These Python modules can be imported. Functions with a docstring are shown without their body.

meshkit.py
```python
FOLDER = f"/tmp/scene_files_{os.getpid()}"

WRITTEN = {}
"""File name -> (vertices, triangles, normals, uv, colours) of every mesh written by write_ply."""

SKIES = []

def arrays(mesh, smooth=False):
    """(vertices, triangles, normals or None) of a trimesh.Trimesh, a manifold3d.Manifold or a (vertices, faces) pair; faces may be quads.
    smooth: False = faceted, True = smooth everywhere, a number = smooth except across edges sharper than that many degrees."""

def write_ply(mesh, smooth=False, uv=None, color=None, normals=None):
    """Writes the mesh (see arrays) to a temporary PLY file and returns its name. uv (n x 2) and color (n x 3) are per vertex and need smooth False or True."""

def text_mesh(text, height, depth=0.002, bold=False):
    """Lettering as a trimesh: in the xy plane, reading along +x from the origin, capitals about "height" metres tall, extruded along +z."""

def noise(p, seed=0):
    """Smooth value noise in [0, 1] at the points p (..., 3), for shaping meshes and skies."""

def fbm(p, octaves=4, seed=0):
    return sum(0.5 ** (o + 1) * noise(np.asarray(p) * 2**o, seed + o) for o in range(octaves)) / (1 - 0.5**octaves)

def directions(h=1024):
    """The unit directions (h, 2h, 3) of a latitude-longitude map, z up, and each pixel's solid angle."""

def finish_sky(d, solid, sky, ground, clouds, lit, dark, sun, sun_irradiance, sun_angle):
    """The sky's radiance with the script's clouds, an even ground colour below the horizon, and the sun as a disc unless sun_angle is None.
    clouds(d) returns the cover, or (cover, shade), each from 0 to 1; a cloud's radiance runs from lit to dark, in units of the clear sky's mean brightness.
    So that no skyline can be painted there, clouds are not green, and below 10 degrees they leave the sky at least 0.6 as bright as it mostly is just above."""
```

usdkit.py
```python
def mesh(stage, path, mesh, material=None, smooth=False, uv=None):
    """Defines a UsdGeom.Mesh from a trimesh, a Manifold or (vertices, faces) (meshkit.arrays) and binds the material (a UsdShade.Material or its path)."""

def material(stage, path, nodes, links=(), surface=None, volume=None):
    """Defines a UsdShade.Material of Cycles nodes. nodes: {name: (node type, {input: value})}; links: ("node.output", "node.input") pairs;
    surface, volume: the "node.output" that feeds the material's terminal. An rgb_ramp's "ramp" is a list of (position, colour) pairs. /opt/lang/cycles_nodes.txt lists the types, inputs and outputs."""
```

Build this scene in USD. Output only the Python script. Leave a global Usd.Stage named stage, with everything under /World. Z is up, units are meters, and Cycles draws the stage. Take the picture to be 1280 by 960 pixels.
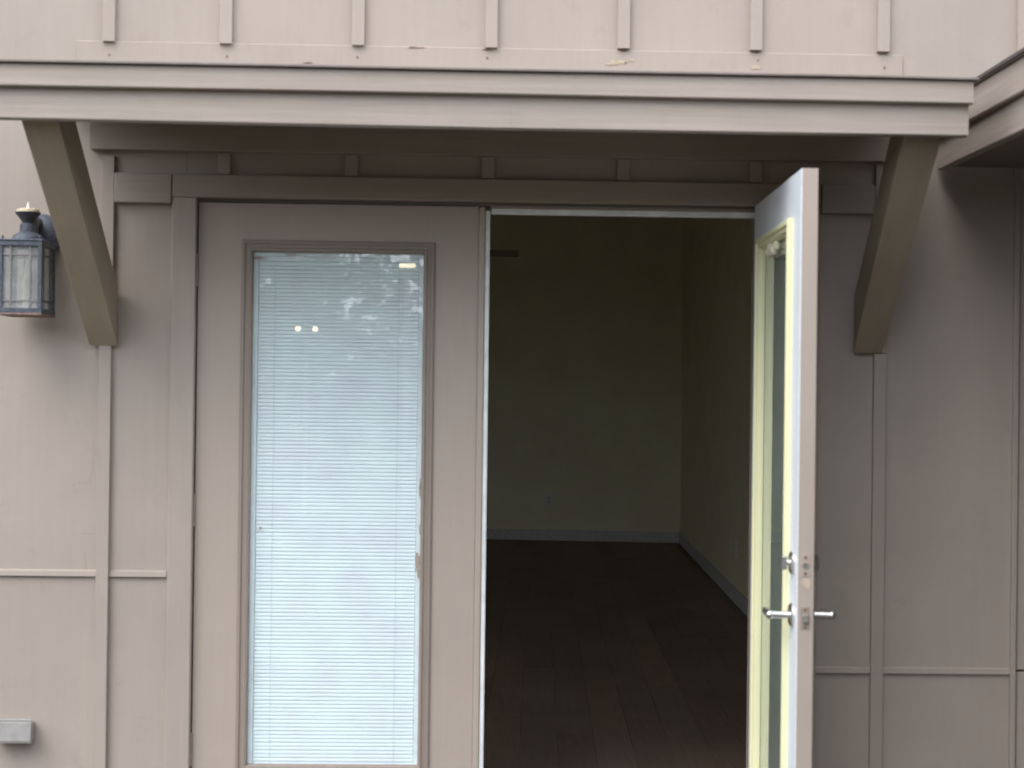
import math, random
import numpy as np, trimesh, manifold3d as m3
from trimesh import creation as tc
from pxr import Usd, UsdGeom, UsdShade, UsdLux, Gf, Sdf
import usdkit, meshkit

random.seed(7)
RNG = np.random.default_rng(7)
stage = Usd.Stage.CreateInMemory()
UsdGeom.SetStageUpAxis(stage, 'Z')
UsdGeom.SetStageMetersPerUnit(stage, 1.0)
UsdGeom.Xform.Define(stage, '/World')
UsdGeom.Scope.Define(stage, '/World/Looks')

# ------------------------------------------------------------------ camera
# the wall's outer face is the plane Y = 0, the house lies towards +Y, the floor indoors is z = 0
FPX, DIST, EYE = 1970.0, 5.0, 1.43
YAW, PITCH, ROLL = math.radians(1.45), 10 / FPX, 0.0125


def _rx(a):
    c, s = math.cos(a), math.sin(a)
    return np.array([[1, 0, 0], [0, c, -s], [0, s, c]])


def _rz(a):
    c, s = math.cos(a), math.sin(a)
    return np.array([[c, -s, 0], [s, c, 0], [0, 0, 1]])


CR = _rz(-YAW) @ _rx(math.pi / 2 + PITCH) @ _rz(ROLL)
CP = np.array([0, -DIST, EYE])


def ray(px, py):
    return CR @ np.array([(px - 640) / FPX, -(py - 480) / FPX, -1.0])


def at(px, py, Y=0.0):
    """The point of the plane at depth Y seen at a pixel of the 1280 x 960 photograph (used to measure the place)."""
    d = ray(px, py)
    return CP + d * (Y + DIST) / d[1]


cam = UsdGeom.Camera.Define(stage, '/World/camera')
M = np.eye(4)
M[:3, :3] = CR
M[:3, 3] = CP
cam.AddTransformOp().Set(Gf.Matrix4d(*M.T.ravel().tolist()))
cam.CreateHorizontalApertureAttr(36.0)
cam.CreateFocalLengthAttr(36.0 * FPX / 1280)
cam.CreateFStopAttr(3.6)
cam.CreateFocusDistanceAttr(8.0)
cam.CreateExposureAttr(1.48)

# ------------------------------------------------------------------ sky and sun
SUN_EL, SUN_AZ = math.radians(53), math.radians(220)     # azimuth from +Y towards +X
sd = np.array([math.cos(SUN_EL) * math.sin(SUN_AZ), math.cos(SUN_EL) * math.cos(SUN_AZ), math.sin(SUN_EL)])
usdkit.material(stage, '/World/Looks/sky_look', {
    's': ('sky_texture', dict(sky_type='single_scattering', sun_disc=False, sun_elevation=SUN_EL,
                              sun_rotation=math.atan2(sd[0], sd[1]), altitude=20, air_density=1.0, aerosol_density=3.0, ozone_density=1.0)),
    'c': ('texture_coordinate', {}),
    'n': ('noise_texture', dict(scale=2.2, detail=5, roughness=0.6)),
    'r': ('rgb_ramp', dict(ramp=[(0.25, (0.55, 0.55, 0.55)), (0.6, (0.95, 0.95, 0.95))])),
    'z': ('separate_xyz', {}),
    'zr': ('rgb_ramp', dict(ramp=[(0.0, (0.78, 0.83, 0.90)), (0.5, (0.78, 0.83, 0.90)), (1.0, (0.80, 0.85, 0.93))])),
    'za': ('math', dict(math_type='multiply_add', value2=0.5, value3=0.5)),
    'zc': ('mix', dict(mix_type='multiply', fac=1.0, color2=(10.5, 10.5, 10.5))),
    'cl': ('mix', dict(mix_type='mix')),
    'b': ('background_shader', dict(strength=0.11))},
    [('c.generated', 'n.vector'), ('n.fac', 'r.fac'), ('r.color', 'cl.fac'), ('c.generated', 'z.vector'), ('z.z', 'za.value1'), ('za.value', 'zr.fac'), ('zr.color', 'zc.color1'), ('zc.color', 'cl.color2'), ('s.color', 'cl.color1'), ('cl.color', 'b.color')], surface='b.background')
sky = UsdLux.DomeLight.Define(stage, '/World/sky')
UsdShade.MaterialBindingAPI.Apply(sky.GetPrim()).Bind(UsdShade.Material.Get(stage, '/World/Looks/sky_look'))
sky.GetPrim().SetCustomDataByKey('kind', 'structure')
sky.GetPrim().SetCustomDataByKey('label', 'pale overcast sky above the yard')
sun = UsdLux.DistantLight.Define(stage, '/World/sun')
sun.CreateIntensityAttr(0.17)
sun.CreateAngleAttr(40.0)
sun.CreateColorAttr(Gf.Vec3f(1.0, 0.965, 0.92))
sun.CreateNormalizeAttr(True)
zax = sd
xax = np.cross([0, 0, 1.0], zax); xax /= np.linalg.norm(xax)
yax = np.cross(zax, xax)
S = np.eye(4); S[:3, 0], S[:3, 1], S[:3, 2] = xax, yax, zax
sun.AddTransformOp().Set(Gf.Matrix4d(*S.T.ravel().tolist()))


# ------------------------------------------------------------------ materials
def paint(name, col, grain=(40, 40, 2.5), bump=0.25, rough=0.62, vary=0.10, fine=0.06, spec=0.35, dirt=0.0, dirtcol=(0.16, 0.13, 0.10)):
    """Weathered paint over wood: grain stretched along the board, slow blotches, a little grime."""
    dark = tuple(c * (1 - vary) for c in col)
    lite = tuple(min(1, c * (1 + vary)) for c in col)
    n = {'g': ('geometry', {}),
         'm': ('mapping', dict(scale=grain)),
         'n1': ('noise_texture', dict(scale=1.0, detail=6, roughness=0.65)),
         'n2': ('noise_texture', dict(scale=2.3, detail=4, roughness=0.55)),
         'n3': ('noise_texture', dict(scale=180.0, detail=2, roughness=0.5)),
         'r2': ('rgb_ramp', dict(ramp=[(0.3, dark), (0.5, col), (0.7, lite)])),
         'r1': ('rgb_ramp', dict(ramp=[(0.3, (1 - fine,) * 3), (0.7, (1 + fine,) * 3)])),
         'mul': ('mix', dict(mix_type='multiply', fac=1.0)),
         'n4': ('noise_texture', dict(scale=7.0, detail=8, roughness=0.75)),
         'r4': ('rgb_ramp', dict(ramp=[(0.56, (0, 0, 0)), (0.72, (dirt,) * 3)])),
         'md': ('mix', dict(mix_type='mix', color2=dirtcol)),
         'hs': ('math', dict(math_type='multiply_add', value2=0.25)),
         'b': ('bump', dict(strength=bump, distance=0.0035)),
         'p': ('principled_bsdf', dict(roughness=rough, specular_ior_level=spec))}
    usdkit.material(stage, '/World/Looks/' + name, n, [
        ('g.position', 'm.vector'), ('m.vector', 'n1.vector'), ('g.position', 'n2.vector'), ('g.position', 'n3.vector'), ('g.position', 'n4.vector'),
        ('n2.fac', 'r2.fac'), ('n1.fac', 'r1.fac'), ('r2.color', 'mul.color1'), ('r1.color', 'mul.color2'),
        ('n4.fac', 'r4.fac'), ('r4.color', 'md.fac'), ('mul.color', 'md.color1'), ('md.color', 'p.base_color'),
        ('n3.fac', 'hs.value1'), ('n1.fac', 'hs.value3'), ('hs.value', 'b.height'), ('b.normal', 'p.normal')], surface='p.BSDF')
    return '/World/Looks/' + name


def simple(name, **kw):
    usdkit.material(stage, '/World/Looks/' + name, {
        'g': ('geometry', {}), 'n': ('noise_texture', dict(scale=kw.pop('scale', 40.0), detail=4)),
        'r': ('rgb_ramp', dict(ramp=[(0.3, tuple(c * (1 - kw.get('vary', .12)) for c in kw['base_color'])), (0.7, tuple(min(1, c * (1 + kw.pop('vary', .12))) for c in kw['base_color']))])),
        'p': ('principled_bsdf', {k: v for k, v in kw.items() if k != 'base_color'})},
        [('g.position', 'n.vector'), ('n.fac', 'r.fac'), ('r.color', 'p.base_color')], surface='p.BSDF')
    return '/World/Looks/' + name


TAUPE = (0.395, 0.334, 0.290)
BROWN = (0.345, 0.288, 0.245)
L_siding = paint('siding_paint', TAUPE, (45, 45, 2.2), 0.15, vary=0.06, fine=0.022, dirt=0.16)
L_batten = paint('batten_paint', tuple(c * 0.98 for c in TAUPE), (60, 60, 3), 0.15, vary=0.04, fine=0.03, dirt=0.12)
L_trim = paint('trim_paint', BROWN, (3, 60, 60), 0.35, vary=0.05, fine=0.06, dirt=0.12)
L_fascia = paint('fascia_paint', tuple(c * 1.0 for c in TAUPE), (2.5, 45, 60), 0.4, vary=0.06, fine=0.07, dirt=0.12)
L_fascia_deep = paint('wing_fascia_paint', TAUPE, (45, 2.5, 60), 0.4, vary=0.06, fine=0.07, dirt=0.12)
L_beam = paint('brace_paint', (0.330, 0.268, 0.195), (40, 6, 6), 0.35, vary=0.06, fine=0.07, dirt=0.12)
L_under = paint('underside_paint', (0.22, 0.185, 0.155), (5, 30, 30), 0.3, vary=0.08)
L_door = paint('door_paint', (0.425, 0.355, 0.305), (70, 70, 3), 0.12, rough=0.5, vary=0.03, fine=0.02, dirt=0.06)
L_doortrim = paint('door_trim_paint', (0.295, 0.243, 0.208), (60, 60, 5), 0.12, rough=0.5, vary=0.04, fine=0.03)
L_white = paint('white_door_paint', (0.81, 0.85, 0.90), (70, 70, 3), 0.06, rough=0.38, vary=0.02, fine=0.01, dirt=0.05, dirtcol=(0.5, 0.47, 0.4))
L_yellow = paint('yellowed_vinyl', (0.76, 0.74, 0.47), (40, 40, 3), 0.06, rough=0.45, vary=0.05, fine=0.02)
L_strip = simple('weatherstrip_white', base_color=(0.80, 0.82, 0.82), roughness=0.5, scale=15.0)
L_slat = simple('blind_white', base_color=(0.85, 0.90, 0.94), roughness=0.45, scale=8.0, vary=0.03)
L_spacer = simple('spacer_white', base_color=(0.85, 0.90, 0.94), roughness=0.45, scale=30.0, vary=0.05)
L_cord = simple('cord_grey', base_color=(0.70, 0.75, 0.77), roughness=0.8)
L_steel = simple('satin_nickel', base_color=(0.72, 0.70, 0.66), roughness=0.28, metallic=1.0, scale=60.0)
L_rust = simple('rusty_screw', base_color=(0.20, 0.12, 0.08), roughness=0.8)
L_hinge = simple('hinge_painted', base_color=(0.30, 0.25, 0.21), roughness=0.5)
L_cream = simple('bare_filler', base_color=(0.58, 0.48, 0.39), roughness=0.8, scale=50, vary=0.2)
L_dark = simple('dark_gap', base_color=(0.05, 0.045, 0.04), roughness=0.9)
L_flash = simple('drip_metal', base_color=(0.20, 0.165, 0.145), roughness=0.5, scale=25)
L_yell = simple('old_caulk', base_color=(0.43, 0.37, 0.265), roughness=0.8, scale=60, vary=0.2)
L_chip = simple('chipped_paint', base_color=(0.22, 0.17, 0.14), roughness=0.9, scale=60, vary=0.3)
L_blue = simple('lantern_metal', base_color=(0.085, 0.115, 0.145), roughness=0.55, metallic=0.25, scale=90, vary=0.45)
L_black = simple('lantern_black', base_color=(0.035, 0.042, 0.052), roughness=0.5, scale=90, vary=0.4)
L_patina = simple('lantern_patina', base_color=(0.24, 0.265, 0.275), roughness=0.65, metallic=0.1, scale=120, vary=0.4)
L_lrust = simple('lantern_rust', base_color=(0.22, 0.18, 0.15), roughness=0.8, scale=120, vary=0.4)
L_bulb = simple('candle_cream', base_color=(0.80, 0.76, 0.58), roughness=0.4)
L_cup = simple('bleached_cup', base_color=(0.85, 0.76, 0.52), roughness=0.5, scale=200, vary=0.3)
L_box = simple('outlet_grey', base_color=(0.31, 0.295, 0.28), roughness=0.5, scale=30)
L_plate = simple('outlet_white', base_color=(0.75, 0.75, 0.72), roughness=0.5)
L_roof = simple('shingle_grey', base_color=(0.10, 0.09, 0.085), roughness=0.95, scale=120, vary=0.35)
L_room = simple('room_yellow_wall', base_color=(0.80, 0.72, 0.53), roughness=0.8, scale=3, vary=0.04)
L_ceil = simple('room_ceiling', base_color=(0.80, 0.78, 0.72), roughness=0.9, scale=3, vary=0.03)
L_base = simple('baseboard_white', base_color=(0.58, 0.57, 0.56), roughness=0.5)
L_fan = simple('fan_brown', base_color=(0.28, 0.21, 0.16), roughness=0.5)
L_conc = simple('patio_concrete', base_color=(0.070, 0.060, 0.050), roughness=0.9, scale=6, vary=0.2)
L_grass = simple('lawn', base_color=(0.045, 0.044, 0.024), roughness=1.0, scale=3.0, vary=0.4)
L_bark = simple('bark', base_color=(0.12, 0.09, 0.065), roughness=0.95, scale=30, vary=0.4)
PLANKS = []
for i, c in enumerate([(0.175, 0.120, 0.094), (0.155, 0.108, 0.086), (0.20, 0.138, 0.108), (0.175, 0.128, 0.104)]):
    PLANKS.append(paint('floor_plank_%s' % 'abcd'[i], c, (55, 3, 20), 0.1, rough=0.5, vary=0.15, fine=0.18, spec=0.35))

usdkit.material(stage, '/World/Looks/leaf', {
    'g': ('geometry', {}), 'n': ('noise_texture', dict(scale=0.6, detail=5)),
    'r': ('rgb_ramp', dict(ramp=[(0.35, (0.03, 0.05, 0.018)), (0.65, (0.09, 0.12, 0.04))])),
    'd': ('diffuse_bsdf', {}), 't': ('translucent_bsdf', {}), 'm': ('mix_closure', dict(fac=0.3))},
    [('g.position', 'n.vector'), ('n.fac', 'r.fac'), ('r.color', 'd.color'), ('r.color', 't.color'), ('d.BSDF', 'm.closure1'), ('t.BSDF', 'm.closure2')], surface='m.closure')
L_leaf = '/World/Looks/leaf'


def pane_mat(name, tint, rough, ior, haze):
    usdkit.material(stage, '/World/Looks/' + name, {
        't': ('transparent_bsdf', dict(color=tint)), 'g': ('glossy_bsdf', dict(color=(1, 1, 1), roughness=rough)), 'lw': ('layer_weight', dict(blend=0.5)), 'pw': ('math', dict(math_type='power', value2=5.0)),
        'f': ('math', dict(math_type='multiply_add', value2=1 - ((ior - 1) / (ior + 1)) ** 2, value3=((ior - 1) / (ior + 1)) ** 2)),
        'm': ('mix_closure', {}), 'd': ('diffuse_bsdf', dict(color=(0.64, 0.65, 0.64))),
        'geo': ('geometry', {}), 'n': ('noise_texture', dict(scale=14.0, detail=6, roughness=0.7)),
        'r': ('rgb_ramp', dict(ramp=[(0.35, (haze * 0.5,) * 3), (0.75, (haze * 1.5,) * 3)])), 'm2': ('mix_closure', {})},
        [('geo.position', 'n.vector'), ('n.fac', 'r.fac'), ('lw.facing', 'pw.value1'), ('pw.value', 'f.value1'), ('f.value', 'm.fac'), ('t.BSDF', 'm.closure1'), ('g.BSDF', 'm.closure2'),
         ('r.color', 'm2.fac'), ('m.closure', 'm2.closure1'), ('d.BSDF', 'm2.closure2')], surface='m2.closure')
    return '/World/Looks/' + name


L_glass = pane_mat('window_glass', (0.985, 0.995, 0.998), 0.004, 1.35, 0.006)
L_outer = pane_mat('outer_glass', (0.985, 0.995, 0.998), 0.004, 1.55, 0.004)
L_dusty = pane_mat('dusty_glass', (0.80, 0.82, 0.77), 0.03, 1.4, 0.03)
L_lglass = pane_mat('seeded_glass', (0.86, 0.87, 0.86), 0.10, 1.4, 0.13)

# ------------------------------------------------------------------ helpers
USED = {}


def path_for(name, parent):
    base = (str(parent.GetPath()) if parent is not None else '/World') + '/' + name
    k = USED.get(base, 0)
    USED[base] = k + 1
    return base if k == 0 else '%s_%03d' % (base, k)


def tag(p, label=None, cat=None, group=None, kind=None):
    p = p.GetPrim() if hasattr(p, 'GetPrim') else p
    for k, v in (('label', label), ('category', cat), ('group', group), ('kind', kind)):
        if v:
            p.SetCustomDataByKey(k, v)
    return p


def thing(name, label=None, cat=None, loc=(0, 0, 0), group=None, kind=None, parent=None):
    x = UsdGeom.Xform.Define(stage, path_for(name, parent))
    x.AddTranslateOp().Set(Gf.Vec3d(*map(float, loc)))
    return tag(x, label, cat, group, kind)


def obj(name, mesh, mat, parent=None, label=None, cat=None, group=None, kind=None, smooth=False):
    m = usdkit.mesh(stage, path_for(name, parent), mesh, mat, smooth=smooth)
    return tag(m, label, cat, group, kind)


def tm(man):
    q = man.to_mesh()
    return trimesh.Trimesh(q.vert_properties[:, :3], q.tri_verts, process=False)


def hull(pts):
    return trimesh.convex.convex_hull(np.asarray(pts, float))


def box(x0, x1, y0, y1, z0, z1, c=0.0):
    """A box with all edges chamfered by c."""
    lo, hi = np.minimum([x0, y0, z0], [x1, y1, z1]), np.maximum([x0, y0, z0], [x1, y1, z1])
    if c <= 0:
        b = tc.box(hi - lo); b.apply_translation((lo + hi) / 2); return b
    pts = []
    for a in range(3):
        l, h = lo + c, hi - c
        l[a], h[a] = lo[a], hi[a]
        pts += [[(l, h)[i][0], (l, h)[j][1], (l, h)[k][2]] for i in (0, 1) for j in (0, 1) for k in (0, 1)]
    return hull(pts)


def quad(px, Y0, Y1, c=0.003):
    """A board whose front (at depth Y0) has the four measured corners TL TR BR BL; back at Y1; front edges chamfered."""
    P = np.array([at(x, y, Y0)[[0, 2]] for x, y in px])
    ctr = P.mean(0)
    inner = P + np.sign(ctr - P) * c
    return hull([(x, Y0, z) for x, z in inner] + [(x, Y0 + c, z) for x, z in P] + [(x, Y1, z) for x, z in P])


def cyl(p0, p1, r, n=16, r1=None):
    p0, p1 = np.asarray(p0, float), np.asarray(p1, float)
    d = p1 - p0
    L = np.linalg.norm(d); d = d / L
    a = np.cross(d, [0, 0, 1.0] if abs(d[2]) < 0.9 else [1.0, 0, 0]); a /= np.linalg.norm(a)
    b = np.cross(d, a)
    t = np.arange(n) * 2 * np.pi / n
    ring = np.cos(t)[:, None] * a + np.sin(t)[:, None] * b
    v = np.vstack([p0 + ring * r, p1 + ring * (r if r1 is None else r1), [p0], [p1]])
    f = []
    for i in range(n):
        j = (i + 1) % n
        f += [[i, n + i, j], [j, n + i, n + j], [2 * n, i, j], [2 * n + 1, n + j, n + i]]
    m = trimesh.Trimesh(v, f, process=False)
    m.fix_normals()
    return m


def lathe(profile, n=28):
    """Revolves (r, z) pairs about z."""
    m = tc.revolve(np.array(profile, float), sections=n)
    return m


def join(*ms):
    return trimesh.util.concatenate([m for m in ms])


def ball(c, r, n=2):
    m = tc.icosphere(subdivisions=n, radius=r); m.apply_translation(c); return m


def frame_sweep(x0, x1, z0, z1, profile):
    """A mitred picture frame in the XZ plane: profile = (inset, y) pairs, a closed loop."""
    k = len(profile)
    v = []
    for ins, y in profile:
        v += [(x0 + ins, y, z0 + ins), (x1 - ins, y, z0 + ins), (x1 - ins, y, z1 - ins), (x0 + ins, y, z1 - ins)]
    f = []
    for a in range(k):
        b = (a + 1) % k
        for i in range(4):
            j = (i + 1) % 4
            f += [[a * 4 + i, a * 4 + j, b * 4 + j], [a * 4 + i, b * 4 + j, b * 4 + i]]
    m = trimesh.Trimesh(np.array(v), f, process=False)
    m.fix_normals()
    return m


def blob(cx, cz, w, h, y, t=0.0012, n=14, seed=0, amp=0.35):
    """A thin irregular patch on a vertical surface."""
    r = np.random.default_rng(seed)
    a = np.arange(n) * 2 * np.pi / n
    k = 1 + amp * r.uniform(-1, 1, n)
    P = np.stack([cx + np.cos(a) * k * w / 2, cz + np.sin(a) * k * h / 2], 1)
    v = [(x, y - t, z) for x, z in P] + [(x, y, z) for x, z in P] + [(cx, y - t * 1.5, cz)]
    f = []
    for i in range(n):
        j = (i + 1) % n
        f += [[i, j, 2 * n], [i, n + i, n + j], [i, n + j, j]]
    m = trimesh.Trimesh(v, f, process=False)
    m.fix_normals()
    return m


# ================================================================== the setting
G = -0.16
g = tc.box([400, 400, 0.2]); g.apply_translation([0, 0, G - 0.1])
obj('ground', g, L_grass, kind='structure', label='dull green lawn around the house')
obj('patio', box(-4.5, 5.15, -2.6, -0.02, G + 0.004, G + 0.09, 0.008), L_conc, kind='structure', label='grey concrete patio slab in front of the doors')

# ================================================================== the house
house = thing('house', 'taupe board and batten house front with double glazed doors under a canopy', 'house')
XW = 1.725                                   # face of the wing wall at right
zL = at(105, 716)[2]                         # left flashing height
zR = at(1190, 838)[2]
zJ = 2.43                                    # joint hidden behind the trim above the canopy
DX0, DX1 = -0.880, 0.915                     # rough opening
ZH = 2.026

WX0, WX1, WZ0, WZ1 = -4.85, -1.95, 0.30, 3.20      # a window of the same room, left of the picture
wall = obj('wall', join(box(-5.5, WX0, 0.014, 0.16, -0.3, 5.2), box(WX1, DX0 - 0.03, 0.014, 0.16, -0.3, 5.2), box(WX0, WX1, 0.014, 0.16, -0.3, WZ0), box(WX0, WX1, 0.014, 0.16, WZ1, 5.2), box(DX1 + 0.03, 5.2, 0.014, 0.16, -0.3, 5.2), box(DX0 - 0.03, DX1 + 0.03, 0.014, 0.16, ZH + 0.03, 5.2)), L_under, house)
panels = [(WX1, DX0 - 0.028, zL + 0.004, zJ - 0.0), (DX0 - 0.028, DX1 + 0.028, ZH + 0.03, zJ), (DX1 + 0.028, 5.2, zR + 0.004, zJ),
          (WX1, DX0 - 0.028, -0.12, zL - 0.004), (DX1 + 0.028, 5.2, -0.12, zR - 0.004), (WX1, 5.2, zJ + 0.003, 5.2), (-5.5, WX0, -0.12, 5.2), (WX0 + 0.002, WX1 - 0.002, -0.12, WZ0), (WX0 + 0.002, WX1 - 0.002, WZ1, 5.2)]
for k, (x0, x1, z0, z1) in enumerate(panels):
    obj('siding_panel', box(x0, x1, 0.0 if k not in (3, 4) else 0.003, 0.0135, z0, z1, 0.0015), L_siding, wall)
win = obj('window', frame_sweep(WX0 + 0.001, WX1 - 0.001, WZ0 + 0.001, WZ1 - 0.001, [(0, -0.02), (0, 0.10), (0.05, 0.10), (0.05, -0.02)]), L_trim, house)
obj('glass', box(WX0 + 0.052, WX1 - 0.052, 0.05, 0.056, WZ0 + 0.052, WZ1 - 0.052), L_glass, win)
# metal z flashing between the sheets
for x0, x1, z in ((WX1 + 0.03, -0.955, zL), (0.99, at(1264, 600)[0] - 0.0005, zR)):
    pr = [(0.004, z + 0.012), (-0.006, z + 0.006), (-0.008, z - 0.010), (0.002, z - 0.006)]
    v = [(x, y, zz) for x in (x0, x1) for y, zz in pr]
    obj('flashing', hull(v), L_batten, wall)

LB = (at(125, 440)[0], at(140.5, 440)[0])
RB = (at(1091, 450)[0], at(1106.5, 450)[0])
BW = LB[1] - LB[0]


def batten(x0, x1, z0, z1, y=-0.019):
    obj('batten', box(x0, x1, y, 0.0, z0, z1, 0.0012), L_batten, wall)


ZLED = at(600, 196)[2]                         # underside of the ledger
ZHT = at(600, 224.5)[2]                        # top of the head casing
batten(LB[0], LB[1], -0.1, 1.566)
batten(LB[0] + 0.002, LB[1] + 0.002, 1.569, 2.158)
batten(RB[0], RB[1], -0.1, 1.566)
batten(RB[0], RB[1], 1.569, ZLED - 0.003)
UPX = [-28, 137, 283, 448, 614, 779, 944, 1103, 1277]
UPB = [51, 53, 56, 58, 61, 62, 64, 66, 120]
TRT = at(600, 60)[2]
for px, py in zip(UPX, UPB):
    cx, zb = at(px, py)[0], at(px, py)[2]
    batten(cx - BW / 2, cx + BW / 2, zb if px < 1200 else 2.40, 5.0)
for px in (281, 440, 610, 779, 944):
    cx = at(px, 205)[0]
    batten(cx - BW / 2, cx + BW / 2, ZHT + 0.002, ZLED - 0.002, -0.017)

# trim board over the canopy, with caulk stains, nails and chipped paint along its lower edge
tx0, tx1 = at(96, 60)[0], at(1128, 80)[0]
obj('trim_board', box(tx0, tx1, -0.006, 0.0, 2.40, TRT, 0.002), L_batten, wall)
for k, (px, py, w, h) in enumerate([(774, 78, .05, .016), (762, 81, .03, .008), (944, 85, .035, .014), (790, 76, .02, .01)]):
    c = at(px, py)
    obj('caulk_patch', blob(c[0], c[2], w, h, -0.006, seed=k), L_yell, wall)
for k, (px, py) in enumerate([(284, 71), (609, 73), (782, 79), (947, 76), (1105, 85), (137, 69), (447, 72)]):
    c = at(px, py)
    obj('nail_head', cyl((c[0], -0.0075, c[2]), (c[0], -0.0055, c[2]), 0.0036, 8), L_chip, wall)
for k, (px, py, w) in enumerate([(386, 79, .03), (290, 51, .008), (610, 63, .03), (520, 60, .05), (780, 64, .02), (945, 66, .012)]):
    c = at(px, py)
    obj('paint_chip', blob(c[0], c[2], w, 0.006, -0.006, seed=20 + k), L_chip, wall)

# door surround
zTOPC = at(425, 250.5)[2]
obj('door_casing', box(at(217, 219)[0], DX0 + 0.006, -0.022, 0.014, -0.05, zTOPC, 0.003), L_batten, wall)
obj('door_casing', box(DX1 - 0.004, at(1019, 500)[0] + 0.006, -0.022, 0.014, -0.05, zTOPC, 0.003), L_batten, wall)
obj('head_casing', box(at(217, 219)[0], at(1019, 500)[0] + 0.006, -0.024, 0.014, zTOPC + 0.0005, ZHT, 0.003), L_trim, wall)
b0, b1 = at(143, 217), at(216, 255)
obj('trim_block', box(LB[1] + 0.004, b1[0] - 0.0004, -0.026, 0.0, b1[2], b0[2], 0.003), L_trim, wall)
obj('trim_block', box(at(1019, 500)[0] + 0.009, RB[0] - 0.003, -0.026, 0.0, b1[2], b0[2], 0.003), L_trim, wall)
obj('corner_board', box(at(1264, 600)[0], XW + 0.02, -0.016, 0.0, -0.1, 2.3, 0.003), L_batten, wall)
# scuffs and dents at left of the doors
for k, (a, b) in enumerate([((103, 667), (117, 667)), ((112, 600), (118, 575)), ((106, 690), (108, 712)), ((98, 604), (116, 602))]):
    p, q = at(*a), at(*b)
    obj('scratch', cyl((p[0], 0.0003, p[2]), (q[0], 0.0003, q[2]), 0.0008, 5), L_hinge, wall)
# jambs of the opening
frame = obj('door_frame', join(box(DX0 - 0.029, DX0 + 0.004, 0.016, 0.15, -0.03, ZH + 0.028), box(DX1 - 0.002, DX1 + 0.028, 0.016, 0.15, -0.03, ZH + 0.028),
                               box(DX0 + 0.0045, DX1 - 0.0025, 0.016, 0.15, ZH - 0.004, ZH + 0.0275)), L_doortrim, house)
zs0, zs1 = at(780, 269)[2], at(780, 262.5)[2]
obj('head_weatherstrip', box(0.052, DX1 - 0.003, 0.020, 0.05, zs0, ZH - 0.0045, 0.003), L_strip, frame)
obj('head_stop', box(0.052, DX1 - 0.003, 0.005, 0.0195, ZH - 0.012, ZH - 0.005), L_doortrim, frame)
obj('threshold', box(DX0 + 0.006, DX1 - 0.004, -0.04, 0.15, -0.04, 0.004, 0.004), L_steel, frame)


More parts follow.
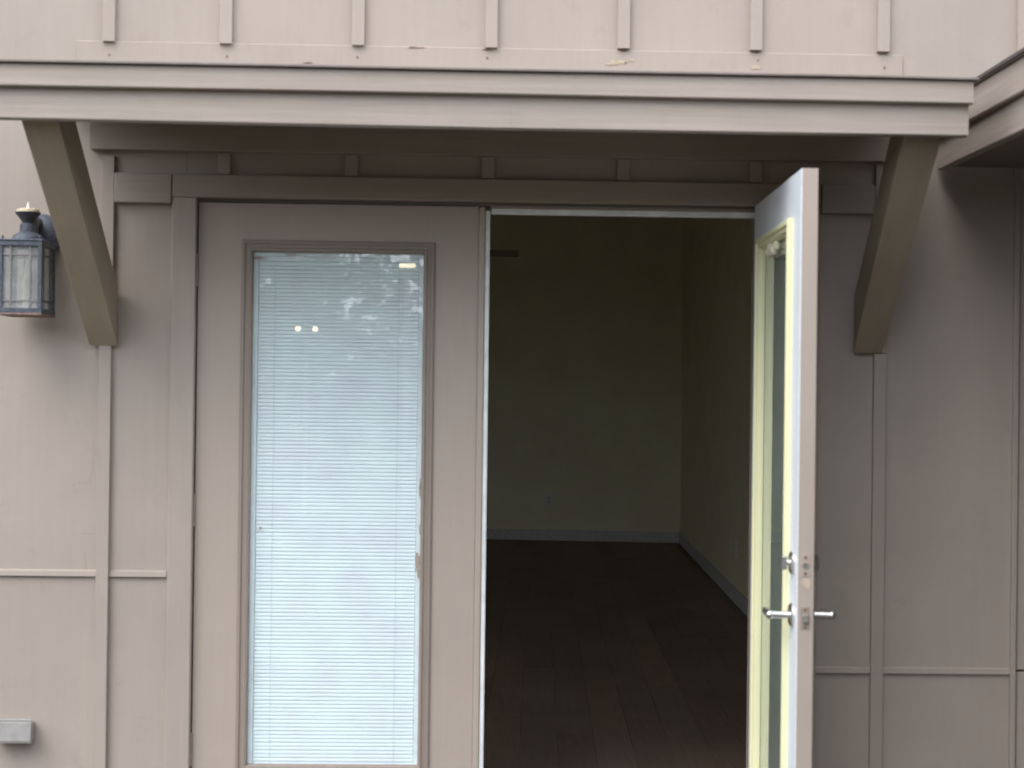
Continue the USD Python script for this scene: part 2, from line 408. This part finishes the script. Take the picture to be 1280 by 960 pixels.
# ------------------------------------------------------------------ a glazed door with a mini blind between its panes
def door(W, H, T4, label, mirror, closed):
    """Built in the XZ plane: hinge edge at x = 0, free edge at x = W, outer face at y = 0, inner face at y = 0.044."""
    TH = 0.044
    A = np.eye(4)
    if mirror:
        A[0, 0] = -1
    A = T4 @ A

    def put(name, m, mat, parent, smooth=False, lab=None, kind=None):
        m = m.copy(); m.apply_transform(A)
        if np.linalg.det(A[:3, :3]) < 0:
            m.invert()
        return obj(name, m, mat, parent, smooth=smooth, label=lab, kind=kind)

    lw, lh = 0.610, 1.692
    x0, x1 = (W - lw) / 2, (W + lw) / 2
    z1 = H - 0.117
    z0 = z1 - lh
    cx0, cx1, cz0, cz1 = x0 + 0.02, x1 - 0.02, z0 + 0.02, z1 - 0.02          # the cut-out
    s = m3.Manifold.cube((W, TH - 0.003, H)) - m3.Manifold.cube((cx1 - cx0, 1, cz1 - cz0)).translate((cx0, -0.3, cz0))
    d = put('french_door', tm(s), L_door, house, lab=label)
    skin = m3.Manifold.cube((W - 0.003, 0.0028, H - 0.002)).translate((0.0015, TH - 0.0028, 0.001)) - m3.Manifold.cube((cx1 - cx0, 1, cz1 - cz0)).translate((cx0, -0.3, cz0))
    put('inner_face', tm(skin), L_white, d)
    put('lite_frame', frame_sweep(x0, x1, z0, z1, [(0.0, 0.001), (0.0, -0.007), (0.004, -0.011), (0.010, -0.011), (0.013, -0.006), (0.022, -0.007), (0.027, -0.012), (0.033, -0.010), (0.036, 0.004), (0.036, 0.012), (0.019, 0.012), (0.019, 0.001)]), L_doortrim, d)
    put('inner_lite_frame', frame_sweep(x0, x1, z0, z1, [(0.0, TH - 0.0005), (0.0, TH + 0.010), (0.006, TH + 0.016), (0.016, TH + 0.016), (0.019, TH + 0.009), (0.029, TH + 0.009), (0.036, TH - 0.004), (0.036, TH - 0.012), (0.019, TH - 0.012), (0.019, TH - 0.0005)]), L_yellow, d)
    gx0, gx1, gz0, gz1 = x0 + 0.0365, x1 - 0.0365, z0 + 0.0365, z1 - 0.0365
    put('glass', box(x0 + 0.021, x1 - 0.021, 0.0125, 0.0130, z0 + 0.021, z1 - 0.021), L_outer, d)
    put('glass', box(x0 + 0.021, x1 - 0.021, TH - 0.0133, TH - 0.0128, z0 + 0.021, z1 - 0.021), L_glass if closed else L_dusty, d)
    # spacer round the blind
    put('spacer', join(box(x0 + 0.0205, x0 + 0.0508, 0.0136, 0.0305, z0 + 0.0205, z1 - 0.0205), box(x1 - 0.0503, x1 - 0.0205, 0.0136, 0.0305, z0 + 0.0205, z1 - 0.0205), box(x0 + 0.0510, x1 - 0.0505, 0.0136, 0.0305, z1 - 0.0495, z1 - 0.0205)), L_spacer, d)
    bx0, bx1 = x0 + 0.052, x1 - 0.0515
    bz1, bz0 = z1 - 0.064, z0 + 0.024
    put('blind_headrail', box(bx0, bx1, 0.016, 0.028, bz1 + 0.0005, bz1 + 0.014, 0.001), L_cream if not closed else L_spacer, d)
    pitch, sw, th = 0.0121, 0.0142, 0.00025
    n = int((bz1 - bz0) / pitch)
    tilt = math.radians(72)
    for i in range(n):
        zc = bz1 - (i + 0.5) * pitch
        # a shallow curved strip: the lower edge towards the outside
        t = np.linspace(-0.5, 0.5, 4)
        arc = 0.0014 * (1 - (2 * t) ** 2)
        yy = 0.022 + t * sw * math.cos(tilt) - arc * math.sin(tilt)
        zz = zc + t * sw * math.sin(tilt) + arc * math.cos(tilt)
        jig = RNG.normal(0, 0.0003)
        v, f = [], []
        for x, jj in ((bx0, jig), (bx1, -jig)):
            for o in (0, th):
                v += [(x, y + o, z + jj) for y, z in zip(yy, zz)]
        for k in range(3):
            f += [[k, k + 1, 9 + k], [k, 9 + k, 8 + k], [4 + k, 13 + k, 5 + k], [4 + k, 12 + k, 13 + k]]
        for a, b in ((0, 4), (3, 7)):
            f += [[a, b, b + 8], [a, b + 8, a + 8]]
        put('blind_slat', trimesh.Trimesh(v, f, process=False), L_slat, d)
    for cx in (bx0 + 0.052, bx1 - 0.062):
        put('ladder_cord', cyl((cx, 0.0165, bz0), (cx, 0.0165, bz1), 0.0007, 5), L_cord, d)
    # hinges: three knuckles beside the outer face
    for zc in (at(245, 339)[2], at(243, 639)[2], at(240, 938)[2]):
        hg = join(*[cyl((-0.0045, -0.006, zc - 0.052 + k * 0.0212), (-0.0045, -0.006, zc - 0.052 + k * 0.0212 + 0.0203), 0.0062, 12) for k in range(5)])
        put('hinge', hg, L_hinge, d, smooth=40)
    return d, put


# closed door, hinged at left
TL = np.eye(4); TL[:3, 3] = [-0.8695, 0.002, 0.004]
WL = 0.884
d1, put1 = door(WL, 2.013, TL, 'closed door with white blind behind its glass', False, True)
put1('astragal', box(WL + 0.001, WL + 0.022, -0.010, 0.03, 0.0, 2.012, 0.004), L_door, d1)
put1('edge_weatherstrip', box(WL + 0.0225, WL + 0.0365, -0.006, 0.048, 0.0, 2.000, 0.003), L_strip, d1)
for k, (px, py, w, h) in enumerate([(522, 704, .016, .055), (523, 716, .010, .03), (521, 695, .008, .02), (322, 322, .07, .007), (365, 318.5, .05, .004), (525, 662, .006, .03), (525, 610, .006, .05), (325, 660, .008, .009), (372, 958, .09, .006)]):
    c = at(px, py, 0.012)
    mm = blob(c[0], c[2], w, h, 0.0142, 0.0008, seed=40 + k, amp=0.5)
    obj('paint_smear', mm, L_door, d1)

# open door, hinged at right and swung out square to the wall
ang = math.radians(-88.0)
TR = np.eye(4)
TR[:3, :3] = _rz(-ang)
TR[:3, 3] = [0.935, -0.016, 0.006]
WR = 0.855
d2, put2 = door(WR, 2.024, TR, 'open door swung out, white inside with yellowed glass frame', True, False)
zlev, zdb = 0.838, 0.977
lx = WR - 0.062


def rose(z, r, side):
    y0, e = (0.044, 1) if side > 0 else (0.0, -1)
    return lathe_y([(0, 0), (r, 0), (r, 0.005), (r * 0.8, 0.010), (0, 0.010)], (lx, y0, z), e)


def lathe_y(profile, p, e):
    m = lathe(profile)
    m.apply_transform(trimesh.transformations.rotation_matrix(-e * math.pi / 2, [1, 0, 0]))
    m.apply_translation(p)
    return m


def lever(s, y0):
    """s = +1 inside, -1 outside: neck out of the rose, then a bar towards the hinge side."""
    y1 = y0 + s * 0.052
    neck = cyl((lx, y0, zlev), (lx, y1, zlev), 0.0105, 16)
    el = ball((lx, y1, zlev), 0.0125)
    pts = [m3.Manifold.sphere(r, 16).translate(p) for p, r in (((lx, y1, zlev), 0.0115), ((lx - 0.055, y1 + s * 0.002, zlev + 0.001), 0.0095), ((lx - 0.108, y1 - s * 0.004, zlev - 0.001), 0.008))]
    bar = m3.Manifold.batch_hull(pts[:2]) + m3.Manifold.batch_hull(pts[1:])
    return join(neck, el, tm(bar))


for e in (1, -1):
    put2('lever_rose', rose(zlev, 0.032, e), L_steel, d2, 40)
    put2('deadbolt_rose', rose(zdb, 0.031, e), L_steel, d2, 40)
put2('lever', lever(1, 0.052), L_steel, d2, 40)
put2('lever', lever(-1, -0.008), L_steel, d2, 40)
put2('thumb_turn', join(cyl((lx, 0.05, zdb), (lx, 0.062, zdb), 0.010, 16), box(lx - 0.006, lx + 0.006, 0.060, 0.075, zdb - 0.019, zdb + 0.019, 0.003)), L_steel, d2, 30)
put2('lock_cylinder', join(cyl((lx, -0.008, zdb), (lx, -0.022, zdb), 0.027, 24, 0.022), cyl((lx, -0.022, zdb), (lx, -0.026, zdb), 0.022, 24, 0.014)), L_steel, d2, 40)
put2('bolt_plate', box(WR, WR + 0.0012, 0.010, 0.034, zdb - 0.029, zdb + 0.029), L_door, d2)
put2('bolt_end', cyl((WR + 0.0005, 0.022, zdb), (WR + 0.003, 0.022, zdb), 0.0085, 16), L_steel, d2, 40)
put2('latch_plate', box(WR, WR + 0.0012, 0.010, 0.034, zlev - 0.029, zlev + 0.029), L_hinge, d2)
put2('latch_bolt', hull([(WR, 0.014, zlev - 0.012), (WR, 0.030, zlev - 0.012), (WR, 0.014, zlev + 0.010), (WR, 0.030, zlev + 0.010), (WR + 0.012, 0.016, zlev - 0.010), (WR + 0.012, 0.016, zlev + 0.008), (WR + 0.004, 0.029, zlev - 0.010), (WR + 0.004, 0.029, zlev + 0.008)]), L_steel, d2)
for z in (zdb - 0.021, zdb + 0.021, zlev - 0.022, zlev + 0.022):
    put2('plate_screw', cyl((WR + 0.001, 0.022, z), (WR + 0.0024, 0.022, z), 0.0042, 10), L_rust, d2)
for k, (u, dz, rr) in enumerate([(0.30, 0.0, 0.017), (0.345, 0.004, 0.019), (0.395, -0.002, 0.017), (0.435, 0.006, 0.014)]):
    m = tc.icosphere(subdivisions=2, radius=rr)
    m.vertices *= np.array([1.25, 0.9, 1.0]) * (1 + 0.25 * (meshkit.noise(m.vertices * 90, k)[:, None] - 0.5))
    m.apply_translation([u, 0.040, 2.024 - 0.117 - 0.055 + dz])
    put2('blind_control', m, L_bulb, d2, True)
# bare filler where the paint has worn off the edge
pp = np.array([(0.013, -0.036), (0.026, -0.034), (0.032, -0.045), (0.024, -0.058), (0.012, -0.066), (0.009, -0.05)])
v = [(WR + 0.0003, y, zdb + z) for y, z in pp] + [(WR + 0.001, y, zdb + z) for y, z in pp]
put2('worn_patch', hull(v), L_cream, d2)

# ------------------------------------------------------------------ neighbouring wing: wall, eave with two fascia boards
XE = 1.472
wing = obj('wing_wall', box(5.3, 5.44, -9.0, -0.002, -0.3, 2.1635), L_siding, house)
roofw = obj('wing_roof', hull([(XE - 0.035, y, z) for y in (-9.0, -0.02) for z in (2.342, 2.352)] + [(XE + 4.0, y, z) for y in (-9.0, -0.02) for z in (3.45, 3.46)]), L_roof, house)
obj('fascia_board', box(XE - 0.020, XE + 0.012, -9.0, -0.022, 2.247, 2.338, 0.003), L_fascia_deep, roofw)
obj('fascia_board', box(XE, XE + 0.03, -9.0, -0.022, 2.153, 2.2465, 0.003), L_fascia_deep, roofw)
obj('drip_edge', box(XE - 0.030, XE + 0.02, -9.0, -0.021, 2.3385, 2.3435), L_flash, roofw)
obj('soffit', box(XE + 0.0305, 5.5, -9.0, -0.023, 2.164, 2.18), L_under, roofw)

# ================================================================== canopy over the doors
YF = -0.73
canopy = thing('door_canopy', 'taupe canopy on two slanting braces above the double doors', 'canopy', (0, 0, 0))
cxl, cxr = -1.305, at(1213.5, 150, YF)[0]
T = lambda px, py: at(px, py, YF)[2]
up = np.array([[-10, 77], [300, 82.5], [640, 89.3], [1100, 97.3], [1218, 100.5]])
mid = np.array([[-10, 108.2], [300, 113.6], [640, 119.7], [1100, 129.0], [1218, 131.5]])
low = np.array([[-10, 147.2], [300, 153.6], [640, 160.6], [1100, 168.0], [1218, 170.0]])


def sagging(xs, zt, zb, y0, y1, c=0.003):
    """A long board that is not quite straight: chamfered section carried along x."""
    v, f, n = [], [], len(xs)
    for x, a, b in zip(xs, zt, zb):
        v += [(x, y1, a), (x, y0 + c, a), (x, y0, a - c), (x, y0, b + c), (x, y0 + c, b), (x, y1, b)]
    for i in range(n - 1):
        for k in range(6):
            j = (k + 1) % 6
            f += [[i * 6 + k, i * 6 + j, i * 6 + 6 + j], [i * 6 + k, i * 6 + 6 + j, i * 6 + 6 + k]]
    for o in (0, (n - 1) * 6):
        f += [[o, o + k, o + k + 1] for k in range(1, 5)]
    m = trimesh.Trimesh(v, f, process=False)
    m.fix_normals()
    return m


xs = np.array([cxl] + [at(p[0], p[1], YF)[0] for p in up[1:4]] + [cxr])
zu, zm, zl = ([at(*p, YF)[2] for p in q] for q in (up, mid, low))
obj('fascia_board', sagging(xs, np.array(zu) - 0.006, zm, YF - 0.022, YF - 0.0005), L_fascia, canopy)
obj('fascia_board', sagging(xs - np.array([0, 0, 0, 0, 0.006]), np.array(zm) + 0.05, zl, YF, YF + 0.036), L_fascia, canopy)
obj('drip_edge', sagging(xs + np.array([0, 0, 0, 0, 0.012]), np.array(zu) + 0.001, np.array(zu) - 0.0055, YF - 0.034, YF + 0.05, 0.001), L_flash, canopy)
zr = zu[2] + 0.004
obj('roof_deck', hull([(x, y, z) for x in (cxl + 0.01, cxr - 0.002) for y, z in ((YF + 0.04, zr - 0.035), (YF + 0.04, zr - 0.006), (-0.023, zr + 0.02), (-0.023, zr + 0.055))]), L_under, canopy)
obj('ledger', box(at(112, 170, -0.04)[0], 1.315, -0.040, 0.0, ZLED, zr + 0.018, 0.001), L_trim, canopy)



ZTOP = zr - 0.04


def brace(xb, xt, zb, zt):
    """A slanting beam from the wall (xb = left and right at the foot) up to the fascia (xt)."""
    yb, yt = -0.0205, YF + 0.037
    d = np.array([yt - yb, zt - zb]); L = np.linalg.norm(d); d /= L
    nrm = np.array([-d[1], d[0]]) if d[0] > 0 else np.array([d[1], -d[0]])     # towards the wall and up
    if nrm[1] < 0:
        nrm = -nrm
    t, c = 0.135, 0.004
    rise = t / abs(d[0])
    # outline in (y, z): lower edge, plumb cut behind the fascia, upper edge, plumb cut on the wall
    yu = yb + (ZTOP - zb - rise) / d[1] * d[0]
    P = np.array([(yb, zb), (yt, zt), (yt, ZTOP), (yu, ZTOP), (yb, zb + rise)])
    ctr = P.mean(0)
    Q = P + (ctr - P) / np.linalg.norm(ctr - P, axis=1)[:, None] * c * 1.6
    pts = []
    for i in range(5):
        k = (P[i][0] - yb) / (yt - yb)
        x0, x1 = xb[0] + (xt[0] - xb[0]) * k, xb[1] + (xt[1] - xb[1]) * k
        pts += [(x0, *Q[i]), (x1, *Q[i]), (x0 + c, *P[i]), (x1 - c, *P[i])]
    return hull(pts)


obj('brace', brace((at(112, 432, -.02)[0], at(146.5, 432, -.02)[0]), (at(25, 150, YF + .04)[0], at(71, 150, YF + .04)[0]), 1.560, 2.165), L_beam, canopy)
obj('brace', brace((at(1067, 441, -.02)[0], at(1102, 441, -.02)[0]), (at(1131, 172, YF + .04)[0], at(1178.5, 172, YF + .04)[0]), 1.568, 2.160), L_beam, canopy)

# ================================================================== wall lantern
LY = -0.205                                  # depth of the lantern's front face
lan0 = at(66, 285, -0.01)
A0, A1 = at(1, 345, LY), at(50, 345, LY)
zt, zb = at(26, 303, LY)[2], at(26, 389, LY)[2]
O = np.array([(A0[0] + A1[0]) / 2, 0.0, zb])
lantern = thing('wall_lantern', 'weathered blue metal wall lantern with seeded glass beside the left brace', 'lantern', O)
hw = (A1[0] - A0[0]) / 2
hh = zt - zb
yf, ybk = LY, LY + 0.145
posts = [box(sx * hw - 0.006, sx * hw + 0.006, y - 0.006, y + 0.006, 0, hh, 0.001) for sx in (-1, 1) for y in (yf, ybk)]
rings = []
for z0, z1 in ((-0.004, 0.010), (hh - 0.010, hh + 0.004)):
    rings += [box(-hw - 0.007, hw + 0.007, y - 0.007, y + 0.007, z0, z1, 0.001) for y in (yf, ybk)]
    rings += [box(sx * hw - 0.007, sx * hw + 0.007, yf, ybk, z0 + 0.0005, z1 - 0.0005) for sx in (-1, 1)]
lf = obj('lantern_frame', join(*posts, *rings), L_blue, lantern)
mun = 0.0022
for y, ny in ((yf, -1), (ybk, 1)):
    for sx in (-0.5, 0.5):
        obj('muntin', box(sx * hw - mun, sx * hw + mun, y - 0.003, y + 0.003, 0.01, hh - 0.01), L_patina, lf)
    for z in (0.033, hh - 0.036):
        obj('muntin', box(-hw, hw, y - 0.0035, y + 0.0035, z - mun, z + mun), L_patina, lf)
for sx in (-1, 1):
    for y in (yf + 0.036, ybk - 0.036):
        obj('muntin', box(sx * hw - 0.003, sx * hw + 0.003, y - mun, y + mun, 0.01, hh - 0.01), L_blue, lf)
    for z in (0.033, hh - 0.036):
        obj('muntin', box(sx * hw - 0.0035, sx * hw + 0.0035, yf, ybk, z - mun, z + mun), L_blue, lf)
for m in (box(-hw, hw, yf - 0.001, yf + 0.001, 0.008, hh - 0.008), box(-hw, hw, ybk - 0.001, ybk + 0.001, 0.008, hh - 0.008),
          box(-hw - 0.001, -hw + 0.001, yf, ybk, 0.008, hh - 0.008), box(hw - 0.001, hw + 0.001, yf, ybk, 0.008, hh - 0.008)):
    obj('glass', m, L_lglass, lantern)
obj('lantern_bottom', box(-hw - 0.008, hw + 0.008, yf - 0.008, ybk + 0.008, -0.012, -0.0045, 0.002), L_lrust, lantern)
yc = (yf + ybk) / 2


def lz(profile, z, y=yc, x=0.0):
    m = lathe(profile); m.apply_translation([x, y, z]); return m


obj('lantern_roof', join(box(-hw - 0.009, hw + 0.009, yf - 0.009, ybk + 0.009, hh + 0.0045, hh + 0.010, 0.002),
                         lz([(0, 0), (0.050, 0), (0.049, 0.008), (0.042, 0.018), (0.028, 0.026), (0.024, 0.028), (0.024, 0.050), (0.020, 0.055), (0, 0.055)], hh + 0.010)), L_blue, lantern, smooth=35)
fun = obj('finial', lz([(0, 0), (0.015, 0), (0.019, 0.010), (0.038, 0.034), (0.038, 0.037), (0.034, 0.037), (0, 0.035)], hh + 0.062), L_black, lantern, smooth=35)
obj('cup_lining', lz([(0, 0), (0.0335, 0.0), (0.034, 0.009), (0.024, 0.012), (0, 0.0125)], hh + 0.098), L_cup, fun, smooth=35)
obj('finial_tip', lz([(0, 0), (0.006, 0), (0.004, 0.010), (0.0015, 0.020), (0, 0.021)], hh + 0.110), L_plate, fun, smooth=35)
for sx in (-1, 1):
    obj('corner_knob', join(cyl((sx * hw * 0.95, yf + 0.004, hh + 0.009), (sx * hw * 0.95, yf + 0.004, hh + 0.016), 0.003, 8), ball((sx * hw * 0.95, yf + 0.004, hh + 0.018), 0.004, 1)), L_blue, lantern, smooth=35)
arm = []
for k in range(9):
    t = k / 8 * math.pi * 0.62
    arm.append(m3.Manifold.sphere(0.026 - 0.001 * k, 20).translate((0.0, yc + 0.02 + 0.075 * (1 - math.cos(t)), hh + 0.045 + 0.032 * math.sin(t) - 0.0 * k)))
am = m3.Manifold()
for a, b in zip(arm[:-1], arm[1:]):
    am = am + m3.Manifold.batch_hull([a, b])
obj('arm', tm(am), L_blue, lantern, smooth=40)
bp = lathe([(0, 0), (0.066, 0), (0.066, 0.008), (0.058, 0.026), (0.040, 0.042), (0, 0.050)])
bp.apply_transform(trimesh.transformations.rotation_matrix(math.pi / 2, [1, 0, 0]))
bp.apply_translation([0.012, -0.001, hh + 0.042])
obj('back_plate', bp, L_blue, lantern, smooth=35)
obj('bulb_socket', join(cyl((0, yc, 0.0), (0, yc, 0.075), 0.013, 14), cyl((0, yc, 0.075), (0, yc, 0.15), 0.016, 14, 0.006)), L_bulb, lantern, smooth=35)

# ================================================================== outlet box low on the wall
ob = at(38, 903, -0.055)
ob2 = at(38, 930, -0.05)
X1 = ob[0]
Z1, Z0 = ob[2], ob2[2]
outlet = thing('outlet_box', 'small grey outlet box on the siding low at left', 'outlet box', (X1 - 0.06, 0, Z0))
w = 0.115
obj('box_body', box(0.06 - w, 0.058, -0.030, 0.0, 0.003, Z1 - Z0 - 0.006, 0.002), L_box, outlet)
obj('box_lid', hull([(x, y, z) for x in (0.06 - w - 0.002, 0.06) for y, z in ((-0.0305, 0.0), (-0.052, 0.002), (-0.055, 0.010), (-0.048, Z1 - Z0 - 0.004), (-0.0305, Z1 - Z0))]), L_box, outlet)
obj('lid_hinge', cyl((0.06 - w, -0.034, Z1 - Z0 + 0.002), (0.058, -0.034, Z1 - Z0 + 0.002), 0.004, 10), L_box, outlet)

# ================================================================== the room behind the open door
pBL, pBR = np.array([0.173, 10.289]), np.array([2.016, 10.102])
pRN = np.array([1.803, 5.161])
du = (pBR - pBL) / np.linalg.norm(pBR - pBL)            # along the back wall, to the right
dr = (pRN - pBR) / np.linalg.norm(pRN - pBR)            # along the right wall, towards the door
HC = 3.45


def wallbox(p, q, off, t, z0, z1):
    """An upright slab whose inner face runs from p to q, off metres in front of it (towards off's sign), t thick away from the room."""
    d = (q - p) / np.linalg.norm(q - p)
    nrm = np.array([-d[1], d[0]])
    a = [p + nrm * off, q + nrm * off, q + nrm * (off - t), p + nrm * (off - t)]
    return hull([(x, y, z) for x, y in a for z in (z0, z1)])


# the order of the ends puts the normal into the room
pBLL = pBR - du * 7.0
pRF = pBR + dr * 9.95
wb = obj('room_wall_back', wallbox(pBR, pBLL, 0.0, 0.1, -0.05, HC), L_room, kind='structure', label='dim yellow back wall of the empty room')
obj('baseboard', wallbox(pBR, pBLL, 0.014, 0.0135, 0.004, 0.105), L_base, wb)
wr = obj('room_wall_right', wallbox(pRF, pBR, 0.0, 0.1, -0.05, HC), L_room, kind='structure', label='dim yellow right wall of the empty room')
obj('baseboard', wallbox(pRF, pBR - dr * -0.015, 0.014, 0.0135, 0.004, 0.105), L_base, wr)
pLL = np.array([pBLL[0], 0.1])
lx0, lx1 = pBLL[0] - 0.1, pBLL[0]
obj('room_wall_left', box(lx0, lx1, 0.16, 11.2, -0.05, HC), L_room, kind='structure', label='left wall of the room out of sight')
obj('room_ceiling', box(-5.3, 2.4, 0.165, 11.3, HC + 0.002, HC + 0.1), L_ceil, kind='structure', label='plain ceiling of the room')
fl = obj('room_floor', box(-5.3, 2.4, 0.155, 11.3, -0.08, -0.012), L_dark, kind='structure', label='dark brown plank floor of the empty room')
# planks run away from the door; those in view are pieces of their own
ca, sa = -dr[1], dr[0]
pw, pl = 0.152, 1.22
rest = []


def rot(m):
    m.apply_transform(trimesh.transformations.rotation_matrix(math.atan2(-dr[0], -dr[1]) * -1.0, [0, 0, 1]))
    return m


for i in range(-36, 15):
    off = RNG.uniform(0, pl)
    y = 0.16 - off
    while y < 10.6:
        y0, y1 = max(y, 0.16), min(y + pl, 10.6)
        y += pl
        if y1 - y0 < 0.05:
            continue
        x0 = i * pw
        dz = RNG.uniform(0, 0.0008)
        m = box(x0 + 0.0004, x0 + pw - 0.0004, y0 + 0.0004, y1 - 0.0004, -0.0115, 0.0 + dz, 0.0008)
        m = rot(m)
        cx, cy = m.centroid[:2]
        if cx > 2.3 or cx < -5.2:
            continue
        # stop at the right wall
        wallx = pBR[0] + dr[0] / dr[1] * (cy - pBR[1])
        if cx - pw / 2 > wallx:
            continue
        left_limit = -0.02 + 0.0 * cy
        if left_limit - 0.15 < cx and cy > 0.9:
            obj('floor_plank', m, PLANKS[RNG.integers(4)], fl)
        else:
            rest.append(m)
obj('floor_planks_out_of_view', join(*rest), PLANKS[0], fl, kind='stuff')


def plate(name, c, u, nrm, label):
    """A duplex socket: cover plate and two receptacles on a wall; u along the wall, nrm into the room."""
    t = thing(name, label, 'wall socket', (c[0], c[1], c[2]))
    u, nrm = np.array([*u, 0.0]), np.array([*nrm, 0.0])

    def bx(w, h, d0, d1, zc):
        return hull([u * a + nrm * b + np.array([0, 0, zc + e]) for a in (-w / 2, w / 2) for b in (d0, d1) for e in (-h / 2, h / 2)])
    obj('cover_plate', bx(0.072, 0.116, 0.0005, 0.006, 0), L_plate, t)
    for z in (-0.02, 0.02):
        obj('receptacle', bx(0.034, 0.028, 0.0062, 0.009, z), L_base, t)


rr = ray(686, 625)
nB = np.array([-du[1], du[0]]) * -1
k = np.dot(pBR - CP[:2], nB) / np.dot(rr[:2], nB)
plate('wall_socket', CP + rr * k + np.array([*nB, 0]) * 0.0, du, nB if np.dot(nB, [0, -1]) > 0 else -nB, 'white socket plate on the dim back wall above the baseboard')
rr = ray(920, 686)
nR = np.array([-dr[1], dr[0]])
nR = nR if nR[0] < 0 else -nR
k = np.dot(pBR - CP[:2], nR) / np.dot(rr[:2], nR)
plate('wall_socket', CP + rr * k, dr, nR, 'faint socket plate on the dim right wall near the open door')

# ceiling fan: only one blade tip shows beside the closed door
tip = at(648, 317, 5.2)
fan = thing('ceiling_fan', 'dark ceiling fan blade tip high inside the doorway at left', 'ceiling fan', (tip[0] - 0.68, 5.2, tip[2]))
obj('downrod', cyl((0, 0, 0.10), (0, 0, HC - tip[2]), 0.012, 12), L_fan, fan)
obj('canopy_cap', cyl((0, 0, HC - tip[2] - 0.06), (0, 0, HC - tip[2]), 0.04, 16, 0.07), L_fan, fan)
mt = lathe([(0, -0.09), (0.06, -0.08), (0.10, -0.03), (0.11, 0.03), (0.07, 0.09), (0.02, 0.11), (0, 0.11)])
obj('motor', mt, L_fan, fan, smooth=40)
for k in range(5):
    a = k * 2 * math.pi / 5
    m = box(0.17, 0.68, -0.068, 0.068, -0.004, 0.004, 0.002)
    m.apply_transform(trimesh.transformations.rotation_matrix(math.radians(20), [1, 0, 0]))
    m.apply_transform(trimesh.transformations.rotation_matrix(a, [0, 0, 1]))
    bl = obj('fan_blade', m, L_fan, fan)
    m = box(0.08, 0.22, -0.015, 0.015, -0.012, -0.004)
    m.apply_transform(trimesh.transformations.rotation_matrix(a, [0, 0, 1]))
    obj('blade_arm', m, L_fan, bl)

# ================================================================== trees across the yard (mirrored in the door's glass)
r = np.random.default_rng(3)
V, F = [], []
nq = 0
for k in range(38):
    cx, cy = -34 + k * 2.7 + r.uniform(-1, 1), -24 - r.uniform(0, 6)
    if k >= 26:
        cx, cy = -17 - r.uniform(0, 5), -24 + (k - 26) * 2.6
    h = r.uniform(4.6, 5.6)
    n = 4500
    if cx > -0.5:
        h = r.uniform(11.0, 14.0)
    d = r.normal(size=(n, 3)); d /= np.linalg.norm(d, axis=1)[:, None]
    rad = r.uniform(0.45, 1.0, n)[:, None] ** 0.6
    c = np.array([cx, cy, h * 0.55]) + d * rad * np.array([2.6, 2.0, h * 0.55])
    clump = (meshkit.noise(c * 2.6, 5) > 0.46) | (c[:, 2] < 2.9)
    c = c[clump]; n = len(c)
    a = r.normal(size=(n, 3)); a /= np.linalg.norm(a, axis=1)[:, None]
    b = np.cross(a, r.normal(size=(n, 3))); b /= np.linalg.norm(b, axis=1)[:, None]
    s = r.uniform(0.12, 0.26, (n, 1))
    V.append(np.stack([c - a * s, c + b * s * 0.5, c + a * s, c - b * s * 0.5], 1).reshape(-1, 3))
    q = nq + np.arange(n)[:, None] * 4
    F.append(np.vstack([q + [0, 1, 2], q + [0, 2, 3]]))
    nq += 4 * n
obj('tree_line', (np.vstack(V), np.vstack(F)), L_leaf, label='far row of leafy trees across the yard', cat='trees', kind='stuff')

# ================================================================== lit lamps across the lawn, seen as glints in the closed door's glass
usdkit.material(stage, '/World/Looks/lamp_glow', {'e': ('emission', dict(color=(1.0, 0.86, 0.58), strength=3.2))}, surface='e.emission')


def mirrored(px, py, away):
    """The place across the lawn that the closed door's glass mirrors at a pixel."""
    q = at(px, py, 0.0145)
    d = (q - CP) / (q - CP)[1]
    return q + np.array([d[0], -1.0, d[2]]) * away


pa, pb = mirrored(372.5, 411, 15.0), mirrored(394, 411, 15.0)
pm = (pa + pb) / 2
fl2 = thing('floodlight_post', 'twin floodlight lit on a post across the lawn, mirrored in the closed door', 'floodlight', (pm[0], pm[1], G))
obj('post', cyl((0, 0, 0), (0, 0, pm[2] - G - 0.06), 0.03, 12), L_hinge, fl2)
obj('crossbar', cyl((-0.14, 0, pm[2] - G - 0.07), (0.14, 0, pm[2] - G - 0.07), 0.018, 10), L_hinge, fl2)
for p in (pa, pb):
    c = (p[0] - pm[0], 0.0, pm[2] - G)
    hd = obj('lamp_head', cyl((c[0], -0.14, c[2]), (c[0], -0.012, c[2]), 0.025, 16, 0.042), L_hinge, fl2)
    obj('lens', cyl((c[0], -0.0115, c[2]), (c[0], 0.0, c[2]), 0.038, 16), '/World/Looks/lamp_glow', hd)
pc = mirrored(509, 332, 15.0)
yl = thing('yard_lamp', 'single lit lamp on a tall post across the lawn, mirrored in the closed door', 'lamp', (pc[0], pc[1], G))
obj('post', cyl((0, 0, 0), (0, 0, pc[2] - G - 0.06), 0.035, 12), L_hinge, yl)
hd = obj('lamp_head', box(-0.13, 0.13, -0.16, -0.012, pc[2] - G - 0.06, pc[2] - G + 0.06, 0.015), L_hinge, yl)
obj('lens', box(-0.10, 0.10, -0.0115, 0.0, pc[2] - G - 0.028, pc[2] - G + 0.028, 0.004), '/World/Looks/lamp_glow', hd)
